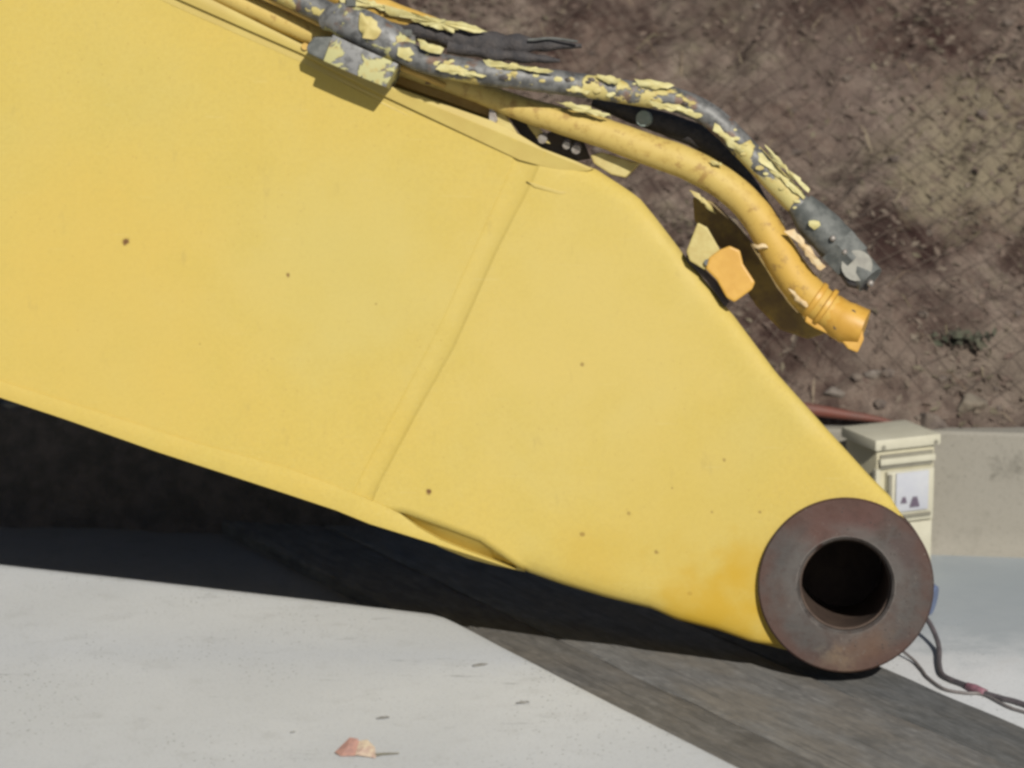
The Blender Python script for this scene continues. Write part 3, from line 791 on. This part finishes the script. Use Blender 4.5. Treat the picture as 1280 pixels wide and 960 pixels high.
for pts, w_, m_ in [([(690, 126), (712, 126), (742, 134), (768, 146), (756, 148), (736, 146), (712, 136)], -.045, mat_flake),
                ([(886, 200), (902, 203), (904, 209), (890, 207)], -.05, mat_pale),
                ([(938, 303), (958, 305), (962, 311), (948, 313), (940, 309)], -.052, mat_cream),
                ([(978, 285), (990, 282), (1000, 292), (1018, 318), (1036, 338), (1030, 346), (1016, 332), (998, 306), (990, 292)], -.056, mat_cream),
                ([(984, 358), (992, 362), (1000, 370), (1012, 384), (1008, 388), (994, 376)], -.056, mat_cream),
                ([(858, 233), (872, 241), (888, 256), (898, 271), (893, 270), (880, 256), (866, 243)], -.042, mat_pale),  # pale sliver drawn as the highlight along the pipe's lower edge
                ([(850, 118), (880, 128), (908, 152), (900, 152), (872, 136), (846, 126)], -.04, mat_rod)]:
    flake(pts, w_, m_, pl_)
for pts, w_ in [([(470, 2), (500, 10), (540, 22), (580, 28), (600, 34), (617, 42), (600, 44), (570, 38), (572, 44), (545, 38), (510, 24), (480, 16)], .000),
                ([(418, -8), (452, -6), (486, 8), (515, 20), (508, 24), (480, 14), (450, 8), (424, 4)], .002)]:
    flake(pts, w_, mat_flake, pb, .01)

for i in range(46):
    f = random.random(); pu_path = [(500, 62), (530, 76), (590, 89), (650, 97), (720, 106), (800, 118), (850, 127), (890, 147), (930, 185), (965, 222), (1000, 258)]
    x = 500 + 500 * f; y = poly_at(pu_path, x) + random.uniform(-13, 9); r_ = random.uniform(1.6, 4.2); a0 = random.uniform(0, 6)
    dz = math.sqrt(max(0, 1 - ((y - poly_at(pu_path, x)) / 16) ** 2)) * .022
    wc = float(np.interp(x, [500, 590, 650, 720, 800, 1000], [-.07, -.078, -.072, -.055, -.03, -.03])) - dz - .0015
    flake([(x + r_ * 1.7 * math.cos(a0 + t * 1.05), y + r_ * math.sin(a0 + t * 1.05)) for t in range(6)], wc, random.choice([mat_flake, mat_pale, mat_dark]), pu, .002, .001)
for q_, ra, rb in (((1028, 382), 23, 27), ((1016, 373), 23.5, 25)):
    bm = bmesh.new(); c_ = P(*q_, -.02); t_ = (P(1058, 402, -.02) - P(1012, 370, -.02)).normalized()
    tube(bm, [c_, c_ + t_ * .002, c_ + t_ * .009, c_ + t_ * .011], [ra * SC, rb * SC, rb * SC, ra * SC], 20, rough=.05)
    autosmooth(bm_link('collar', bm, mat_ora, pl_, M_BOOM), 40)
# end flange of the lower pipe and the dark underside bracket
bm = bmesh.new(); tube(bm, [P(1036, 388, -.02), P(1050, 398, -.022), P(1060, 403, -.024), P(1080, 410, -.028)], [22 * SC, 25 * SC, 27 * SC, 22 * SC], 12, rough=.12)
o = bm_link('pipe_flange', bm, mat_ora, pl_, M_BOOM); autosmooth(o, 40)
o = bm_link('flange_ear', pxprism([(1046, 412), (1078, 410), (1080, 424), (1072, 441), (1060, 436), (1050, 424)], -.045, -.02, .003), mat_ora, pl_, M_BOOM)
o = bm_link('flange_ear', pxprism([(1008, 392), (1040, 404), (1056, 418), (1040, 420), (1018, 410), (1006, 402)], -.035, -.01, .003), mat_ora, pl_, M_BOOM)
for x, y in ((1066, 391), (1046, 408)):
    bm = bmesh.new(); cyl(bm, P(x, y, -.052), Wd, 4 * SC, .02, 8)
    bm_link('bolt_hole', bm, mat_dark, pl_, M_BOOM)
o = bm_link('pipe_bracket', pxprism([(866, 246), (892, 252), (925, 285), (950, 315), (985, 355), (1012, 392), (1034, 416), (1010, 424), (975, 412), (945, 382), (925, 350), (915, 320), (888, 300), (868, 276)], .10, .12, .004), simple('shaded_bracket_paint', (.26, .18, .04), (.14, .09, .03), 25, .6, 0, .3), root, M_BOOM)  # bracket paint darkened to carry the shade of the pipe
o = bm_link('mounting_plate', pxprism([(872, 278), (884, 284), (900, 312), (893, 322), (882, 338), (862, 326), (858, 314)], -.02, .0, .003), mat_pale, root, M_BOOM)
o = bm_link('mounting_block', pxprism([(886, 322), (900, 312), (912, 307), (925, 313), (929, 330), (944, 353), (940, 362), (918, 378), (908, 372), (896, 350), (882, 336)], -.03, .02, .004), mat_ora, root, M_BOOM)
o = bm_link('lug', pxprism([(858, 318), (880, 336), (896, 352), (912, 378), (906, 384), (884, 352), (858, 326)], .0, .05, .002), mat_dark, root, M_BOOM)
bm = bmesh.new(); cyl(bm, P(884, 328, -.028), Wd, 4 * SC, .02, 10); bm_link('bolt', bm, mat_rod, root, M_BOOM)

# clamp: saddle over the pipes and a block that overhangs the side plate
cl = bm_link('pipe_clamp', pxprism([(416, 43), (452, 60), (498, 80), (482, 109), (440, 92), (404, 76)], -.082, .02, .0018), mat_clamp, root, M_BOOM)
autosmooth(cl, 40)
o = bm_link('clamp_cheek', pxprism([(392, 46), (418, 46), (405, 76), (384, 66), (383, 58)], -.060, .02, .003), mat_rod, cl, M_BOOM)
bm = bmesh.new(); pts = [P(x, y, w_) for x, y, w_ in [(404, 26, -.045), (425, 24, -.055), (460, 38, -.06), (495, 55, -.06), (518, 58, -.055)]]
tube(bm, catmull(pts, 6), [12 * SC, 21 * SC, 22 * SC, 22 * SC, 13 * SC], 18, rough=.10, seed=9)
o = bm_link('clamp_saddle', bm, mat_clamp, cl, M_BOOM); autosmooth(o, 50)
flake([(448, 12), (458, 16), (472, 26), (480, 42), (468, 54), (452, 50), (446, 34)], -.094, mat_pale, cl)
flake([(498, 56), (512, 58), (520, 68), (508, 76), (494, 70)], -.094, mat_flake, cl)
for x, y, r_ in ((438, 8, 7), (508, 46, 7)):
    bm = bmesh.new(); cyl(bm, P(x, y, -.07), V, r_ * SC, .012, 6); bm_link('bolt', bm, mat_rod, cl, M_BOOM)
bm = bmesh.new(); cyl(bm, P(381, 58, -.014), Wd, 4.5 * SC, .01, 10); bm_link('bolt', bm, mat_yel, root, M_BOOM)
# added rail behind the pipes, put in to catch their shade as a dark gap
bm_link('shade_rail', pxprism([(-600, -440), (-600, -470), (0, -185), (330, -20), (520, 80), (600, 120), (628, 150), (630, 166), (600, 152), (480, 112), (264, 6)], .07, .085, .002),
        mat_rim, root, M_BOOM)
bm_link('shade_rail', pxprism([(480, 75), (560, 100), (640, 128), (650, 140), (625, 152), (560, 128), (480, 100)], .045, .06, .002), mat_yel, root, M_BOOM)
# small stand-off hardware under the lower pipe
bm_link('stand_off', pxprism([(614, 136), (622, 132), (636, 150), (650, 172), (632, 164), (618, 156)], .01, .03, .002), mat_pale, root, M_BOOM)
bm_link('stand_off', pxprism([(612, 132), (617, 134), (622, 150), (618, 156), (611, 150)], .0, .02, .001), mat_bolt, root, M_BOOM)
bm_link('stand_off', pxprism([(652, 138), (668, 150), (680, 168), (688, 180), (674, 176), (660, 158)], .02, .03, .001), mat_pale, root, M_BOOM)
bm_link('stand_off', pxprism([(630, 138), (650, 142), (672, 172), (690, 164), (700, 160), (730, 178), (738, 198), (715, 202), (680, 188), (650, 168)], .06, .08, .002), mat_dark, root, M_BOOM)
for x, y, r_ in ((678, 174, 6), (720, 187, 6), (708, 182, 5)):
    bm = bmesh.new(); cyl(bm, P(x, y, .012), (Wd + V * .3).normalized(), r_ * SC, .02, 8); bevel(bm, .001)
    bm_link('bolt', bm, mat_bolt, root, M_BOOM)
bm_link('stand_off', pxprism([(738, 194), (752, 190), (800, 204), (782, 222), (764, 218), (742, 204)], .01, .05, .003), mat_pale, root, M_BOOM)
lump('vent_hose', [(740, 128, .03), (790, 142, .03), (840, 158, .03), (880, 175, .03), (915, 205, .03), (940, 240, .03), (975, 285, .02)], [5, 12, 15, 15, 14, 12, 6], mat_hose, root, 14, .1, 11)
bm = bmesh.new(); cyl(bm, P(804, 148, .005), (Wd + U * .4).normalized(), 10 * SC, .01, 12); bm_link('bolt', bm, simple('pale_green_cap', (.22, .27, .24), (.3, .34, .31), 60, .5), root, M_BOOM)

# ------------------------------------------------------------ electrical box beside the wall
BX = G(1130, 716); rz = R(-24)
M_ = T((BX.x, BX.y, 0), -rz * 1.0)
M_ = T((BX.x, BX.y, 0), R(24))
k = (Y(1131, 716, BX.y) - Y(1130, 716, BX.y)).length      # metres per photograph pixel here
H = Y(1130, 549, BX.y).z
Wb, Db = 94 * k, 84 * k
eb = thing('electrical_box', M_, 'cream plastic power outlet box standing by the wall behind the round boom end', 'electrical box')
cream = simple('cream_plastic', (.45, .42, .30), (.41, .38, .27), 20, .5, 0, .1)
cream2 = simple('cream_plastic_lid', (.46, .44, .345), (.42, .40, .31), 20, .5, 0, .1)
grey = simple('grey_plastic', (.20, .19, .15), (.17, .16, .125), 20, .55, 0, .1)
def eb_box(name, sx, sy, sz, c, m, bev=.002, par=None):
    bm = bmesh.new(); box(bm, M_, sx, sy, sz, c)
    bmesh.ops.recalc_face_normals(bm, faces=bm.faces)
    if bev: bevel(bm, bev)
    o = bm_link(name, bm, m, par or eb, M_); autosmooth(o, 40); return o
eb_box('housing', Wb * .88, Db * .9, H - .012, (0, Db * .5, (H - .012) / 2), cream, .003)
lid = eb_box('lid', Wb, Db * 1.02, 14 * k, (0, Db * .5 - .002, H - 14 * k / 2 + 3 * k), cream2, .004)
eb_box('rib', Wb * .84, .012, 8 * k, (0, -.000 + .001, H - 26 * k), cream2, .002)
eb_box('groove', Wb * .80, .008, 5 * k, (0, Db * .05 - .001, H - 20 * k), grey, 0)
eb_box('groove', Wb * .80, .008, 5 * k, (0, Db * .05 - .001, H - 33 * k), grey, 0)
eb_box('corner_strip', 6 * k, .014, H * .8, (-Wb * .5 + 4 * k, .002, H * .4), cream2, .001)
door = eb_box('socket_door', Wb * .72, .012, 66 * k, (Wb * .05, .002, H - 72 * k), cream2, .003)
eb_box('window', Wb * .50, .006, 50 * k, (Wb * .06, -.006, H - 66 * k), simple('white_window', (.42, .43, .45), (.38, .39, .43), 20, .25, 0, .05), .002, door)
eb_box('hinge', 5 * k, .010, 40 * k, (-Wb * .28, -.004, H - 62 * k), grey, .001, door)
dk = simple('dark_violet_print', (.09, .07, .10), (.13, .10, .13), 60, .5)
def tri(cx, cz, s, m=dk):
    bm = bmesh.new()
    q = [(-s, -s * .8), (s, -s * .8), (s * .45, s), (-s * .35, s)]
    prism(bm, [M_ @ Vector((cx + a, -.0115, cz + b)) for a, b in q], [M_ @ Vector((cx + a, -.009, cz + b)) for a, b in q])
    bm_link('rocker_switch', bm, m, door, M_)
tri(Wb * -.075, H - 76 * k, 4.2 * k); tri(Wb * .09, H - 80 * k, 7 * k)
eb_box('latch', Wb * .55, .006, 4 * k, (Wb * .08, -.006, H - 97 * k), grey, .001, door)
eb_box('lower_panel', Wb * .8, .010, 50 * k, (0, .002, H - 132 * k), cream2, .003)
for sx in (-.38, .42):
    bm = bmesh.new(); cyl(bm, M_ @ Vector((Wb * sx, -.004, H - 7 * k)), M_.to_3x3() @ Vector((0, 1, 0)), 3.2 * k, .006, 10)
    bm_link('screw', bm, grey, lid, M_)

# blue plug behind the boss and the cables that leave it
q0 = G(1159, 778); kq = .0016
bm = bmesh.new(); c0 = q0 + Vector((0, 0, .045))
tube(bm, [c0 + Vector((-.03, .02, .0)), c0 + Vector((0, .005, .0)), c0 + Vector((.012, .0, -.002))], [.030, .033, .028], 18, ref=(0, 0, 1)); bevel(bm, .004)
o = bm_link('power_plug', bm, simple('blue_plastic', (.09, .12, .22), (.12, .16, .27), 30, .45), M=T(q0)); autosmooth(o, 40)
tag(o, 'blue plastic plug half hidden behind the round steel boom end', 'plug')
def cable(pxl, r, mat, label, name='power_cable'):
    p = [G(x, y, z) for x, y, z in pxl]
    bm = bmesh.new(); tube(bm, catmull(p, 8), r, 10, ref=(0, 0, 1))
    o = bm_link(name, bm, mat, M=T(p[0] - Vector((0, 0, p[0].z))), smooth=True)
    return tag(o, label, 'cable')
m_cab = simple('dark_cable', (.06, .055, .06), (.10, .085, .09), 50, .55)
m_cab2 = simple('grey_cable', (.13, .12, .12), (.18, .16, .15), 50, .55)
m_pink = simple('pink_tape', (.26, .12, .15), (.18, .09, .11), 80, .6)
cc = cable([(1140, 752, .05), (1160, 776, .035), (1170, 796, .02), (1174, 812, .010), (1174, 830, .006), (1178, 843, .006), (1190, 850, .006), (1206, 856, .006), (1224, 864, .006), (1250, 872, .006), (1285, 882, .006), (1400, 925, .006), (1600, 985, .006)],
      .0048, m_cab, 'dark cable curving down from the blue plug along the concrete', 'power_cable')
p = [G(x, y, .0065) for x, y in ((1209, 857), (1218, 861), (1232, 866))]
bm = bmesh.new(); tube(bm, catmull(p, 4), [.0062, .0088, .0062], 10, ref=(0, 0, 1))
o = link('tape_joint', (lambda m: (bm.to_mesh(m), bm.free(), m)[-1])(bpy.data.meshes.new('tape_joint')), m_pink, cc, cc.matrix_world.copy(), smooth=True)
cable([(1100, 790, .03), (1130, 815, .012), (1143, 826, .006), (1153, 838, .004), (1160, 847, .004), (1180, 861, .004), (1205, 866, .004), (1230, 868, .004), (1262, 884, .004), (1300, 896, .004), (1500, 960, .004)],
      .0028, m_cab2, 'thin grey wire beside the timber edge, nearer than the dark cable', 'thin_wire')

# red plastic pipe lying on the wall top
zt = WT + .004
pr = [Y(x, y - 2, WY + .045) for x, y in ((870, 505), (960, 508), (1020, 515), (1060, 521), (1095, 526), (1119, 531))]
bm = bmesh.new(); tube(bm, catmull(pr, 6), [.015, .015, .013, .010, .007, .003], 16, ref=(0, 0, 1))
for v in bm.verts: v.co.z = max(v.co.z, zt)
o = bm_link('red_pipe', bm, simple('red_plastic', (.135, .036, .022), (.10, .042, .030), 9, .65, 0, .15), M=T((pr[0].x, pr[0].y, zt)), smooth=True)
tag(o, 'tapering red plastic pipe lying on the wall top behind the boom', 'pipe')

# ------------------------------------------------------------ stones, plants and litter
def rock(bm, c, r, seed, sq=.7):
    m = bmesh.ops.create_icosphere(bm, subdivisions=2, radius=1, matrix=Matrix.Identity(4))['verts']
    for v in m:
        d = v.co.normalized(); k = 1 + .35 * mn.noise(d * 1.3 + Vector((seed, 0, 0))) + .15 * mn.noise(d * 3 + Vector((0, seed, 0)))
        v.co = Vector(c) + Vector((d.x, d.y * .8, d.z * sq)) * r * k
m_st = [simple('pale_stone', (.17, .145, .125), (.12, .10, .08), 40, .9, 0, .6, .003), simple('brown_stone', (.15, .12, .095), (.09, .07, .06), 40, .9, 0, .6, .003), simple('buff_stone', (.17, .145, .11), (.12, .095, .07), 40, .9, 0, .6, .003)]
ST = [(8, 512, 12, 0, 'pale stone seen through the gap under the boom at the left edge'), (38, 519, 8, 2, 'small buff stone in the gap under the boom, right of the pale one'),
      (1092, 462, 13, 0, 'pale elongated stone below the orange pipe flange on the hillside'),
      (1215, 498, 20, 2, 'upright buff stone just above the wall at the right'), (1163, 520, 22, 1, 'brown stone sitting on the wall edge right of the red pipe'),
      
      
      (1042, 488, 14, 0, 'grey stone above the red pipe'),
      ]
for i, (x, y, r_, mi, lab) in enumerate(ST):
    c = hill_hit(x, y + r_ * .4); bm = bmesh.new(); rr = r_ * .0016; rg = random.Random(i)
    for k in range(16):
        d = Vector((rg.gauss(0, 1), rg.gauss(0, 1), rg.gauss(0, 1))).normalized()
        bm.verts.new(Vector((d.x * rg.uniform(.9, 1.4), d.y, d.z * .75)) * rr)
    bmesh.ops.convex_hull(bm, input=bm.verts)
    for v in [v for v in bm.verts if not v.link_faces]: bm.verts.remove(v)
    bevel(bm, rr * .12, 1, 15)
    for v in bm.verts: v.co += c + Vector((0, .004, 0))
    o = bm_link('stone', bm, m_st[mi], M=T(c - Vector((0, 0, rr * .5))))
    tag(o, lab, 'stone', 'stones on the hillside')
# rubble too small to count
bm = bmesh.new()
for i in range(300):
    x = random.uniform(-1.7, 2.2); y = HY + random.random() ** 1.7 * 2.0 + .01 + WX(x)
    r_ = random.uniform(.006, .016)
    s = len(bm.verts); m = bmesh.ops.create_icosphere(bm, subdivisions=1, radius=1)['verts']
    c = Vector((x, y, hz(x, y) + r_ * .2))
    for v in m:
        d = v.co.normalized(); v.co = c + Vector((d.x, d.y, d.z * .7)) * r_ * (1 + .5 * mn.noise(d * 1.5 + Vector((i, 0, 0))))
tag(bm_link('rubble', bm, m_st[1], smooth=False), 'small brown rubble strewn over the hillside', 'rubble', kind='stuff')
# diamond wire netting laid over the slope
def netting():
    bm = bmesh.new(); rr = .0009; pit = .062
    def wp(a, b):                      # a along, b up the slope
        x = a; y = HY + .05 + b * .72 + WX(a)
        return Vector((x, y, hz(x, y) + .026 + .010 * mn.noise(Vector((a * 3, b * 3, 8)))))
    A0, A1, B1 = -.2, 2.25, 2.1
    n = int((A1 - A0 + B1) / pit)
    for sgn in (1, -1):
        for i in range(n):
            c0 = (A0 - B1 if sgn > 0 else A0) + i * pit; P_ = []
            for k in range(int(B1 / pit * 2) + 1):
                b = k * pit / 2; a = c0 + sgn * b
                if A0 <= a <= A1: P_.append(wp(a + .004 * mn.noise(Vector((a * 9, b * 9, sgn))), b))
            if len(P_) > 2: tube(bm, P_, rr, 4, caps=False, ref=(0, 0, 1))
    return bm
tag(bm_link('wire_netting', netting(), simple('rusty_wire', (.075, .055, .042), (.11, .085, .065), 60, .8, .2, .1)), 'rusty diamond wire netting laid over the brown slope at the right', 'netting')
# green weeds
def weed(px, py, n, size, mat, label):
    c = hill_hit(px, py); bm = bmesh.new(); rg = random.Random(px)
    for i in range(n):
        a = rg.uniform(0, 6.28); rr = rg.uniform(0, size); p = c + Vector((math.cos(a) * rr * 1.5, math.sin(a) * rr * .5 - .02, rg.uniform(0, size * .6)))
        s = rg.uniform(.006, .016); nr = Vector((rg.gauss(0, .5), -.6 + rg.gauss(0, .4), .7)).normalized()
        t = nr.orthogonal().normalized(); t.rotate(Matrix.Rotation(rg.uniform(0, 6.28), 3, nr)); b = nr.cross(t)
        vs = [bm.verts.new(q) for q in (p - t * s, p + b * s * .5 + nr * s * .2, p + t * s, p - b * s * .5 + nr * s * .2)]
        bm.faces.new((vs[0], vs[2], vs[1])); bm.faces.new((vs[0], vs[3], vs[2]))
    me = bpy.data.meshes.new('weed'); bm.to_mesh(me); bm.free()
    return tag(link('weed_tuft', me, mat, M=T(c)), label, 'weed', 'weed tufts on the hillside')
m_green = leafmat('weed_leaves', [(.06, .066, .045), (.085, .09, .062), (.04, .045, .032), (.12, .12, .09)])
m_olive = leafmat('olive_leaves', [(.11, .095, .062), (.13, .115, .075), (.08, .07, .045)])
weed(1200, 430, 60, .05, m_green, 'low dark green weeds on the slope above the wall')

# fallen leaf on the concrete: two folded halves and a stalk
lf = G(447, 941, SLAB); M_l = T(lf)
kk = (G(448, 941, SLAB) - G(447, 941, SLAB)).length
dl = thing('dry_leaf', M_l, 'curled pinkish brown dry leaf lying on the pale concrete', 'leaf')
def leafpart(name, pts, mat):
    bm = bmesh.new(); vs = [bm.verts.new(lf + Vector((x * kk, y * kk * 2.5, z * kk))) for x, y, z in pts]
    bt_ = [bm.verts.new(v.co - Vector((0, 0, .0006))) for v in vs]
    n = len(vs); c = bm.verts.new(sum((v.co for v in vs), Vector()) / n + Vector((0, 0, .004))); 
    for i in range(n):
        j = (i + 1) % n; bm.faces.new((vs[i], vs[j], c)); bm.faces.new((vs[j], vs[i], bt_[i], bt_[j]))
    return bm_link(name, bm, mat, dl, M_l)
leafpart('leaf_half', [(-28, -2, 3), (-20, -6, 1), (-2, -6, 2), (4, 0, 10), (0, 3, 16), (-10, 4, 17), (-20, 1, 9)], simple('pink_brown_leaf', (.36, .20, .155), (.27, .155, .13), 90, .7))
leafpart('leaf_half', [(-2, -6, 3), (10, -7, 2), (24, -9, 1), (22, -2, 9), (12, 3, 15), (2, 2, 14), (0, -2, 8)], simple('pale_leaf_inside', (.50, .42, .30), (.36, .25, .20), 90, .7))
bm = bmesh.new(); tube(bm, [lf + Vector((20 * kk, -16 * kk, .003)), lf + Vector((32 * kk, -12 * kk, .004)), lf + Vector((52 * kk, -6 * kk, .002))], [.003, .0018, .001], 6, ref=(0, 0, 1))
bm_link('leaf_stalk', bm, simple('grey_stalk', (.18, .17, .13), (.12, .11, .08), 90, .8), dl, M_l)
# tiny crumbs on the concrete
CR = [(478, 898, 9, 'dark sliver of bark on the concrete above the dry leaf'), (653, 879, 9, 'dark sliver on the concrete near the timber edge'), (366, 916, 4, 'tiny dark crumb left of the dry leaf'),
      (600, 832, 12, 'dark smear of debris on the concrete below the boom shadow')]
m_cr = simple('dark_crumbs', (.24, .235, .22), (.17, .165, .15), 90, .9)
for i, (x, y, r_, lab) in enumerate(CR):
    c = G(x, y, SLAB); bm = bmesh.new(); rock(bm, (0, 0, 0), 1, i * 5.3 + 2, .5)
    for v in bm.verts: v.co = c + Vector((v.co.x * r_ * kk * (.8 + .5 * mn.noise(v.co * 2.5)), v.co.y * r_ * kk * .55 * (1 + 1.1 * mn.noise(v.co * 3.3 + Vector((i, 0, 0)))) + v.co.x * r_ * kk * .3, .0006 + (v.co.z + .4) * .0022))
    tag(bm_link('debris', bm, m_cr, M=T(c), smooth=True), lab, 'debris', 'crumbs on the concrete')
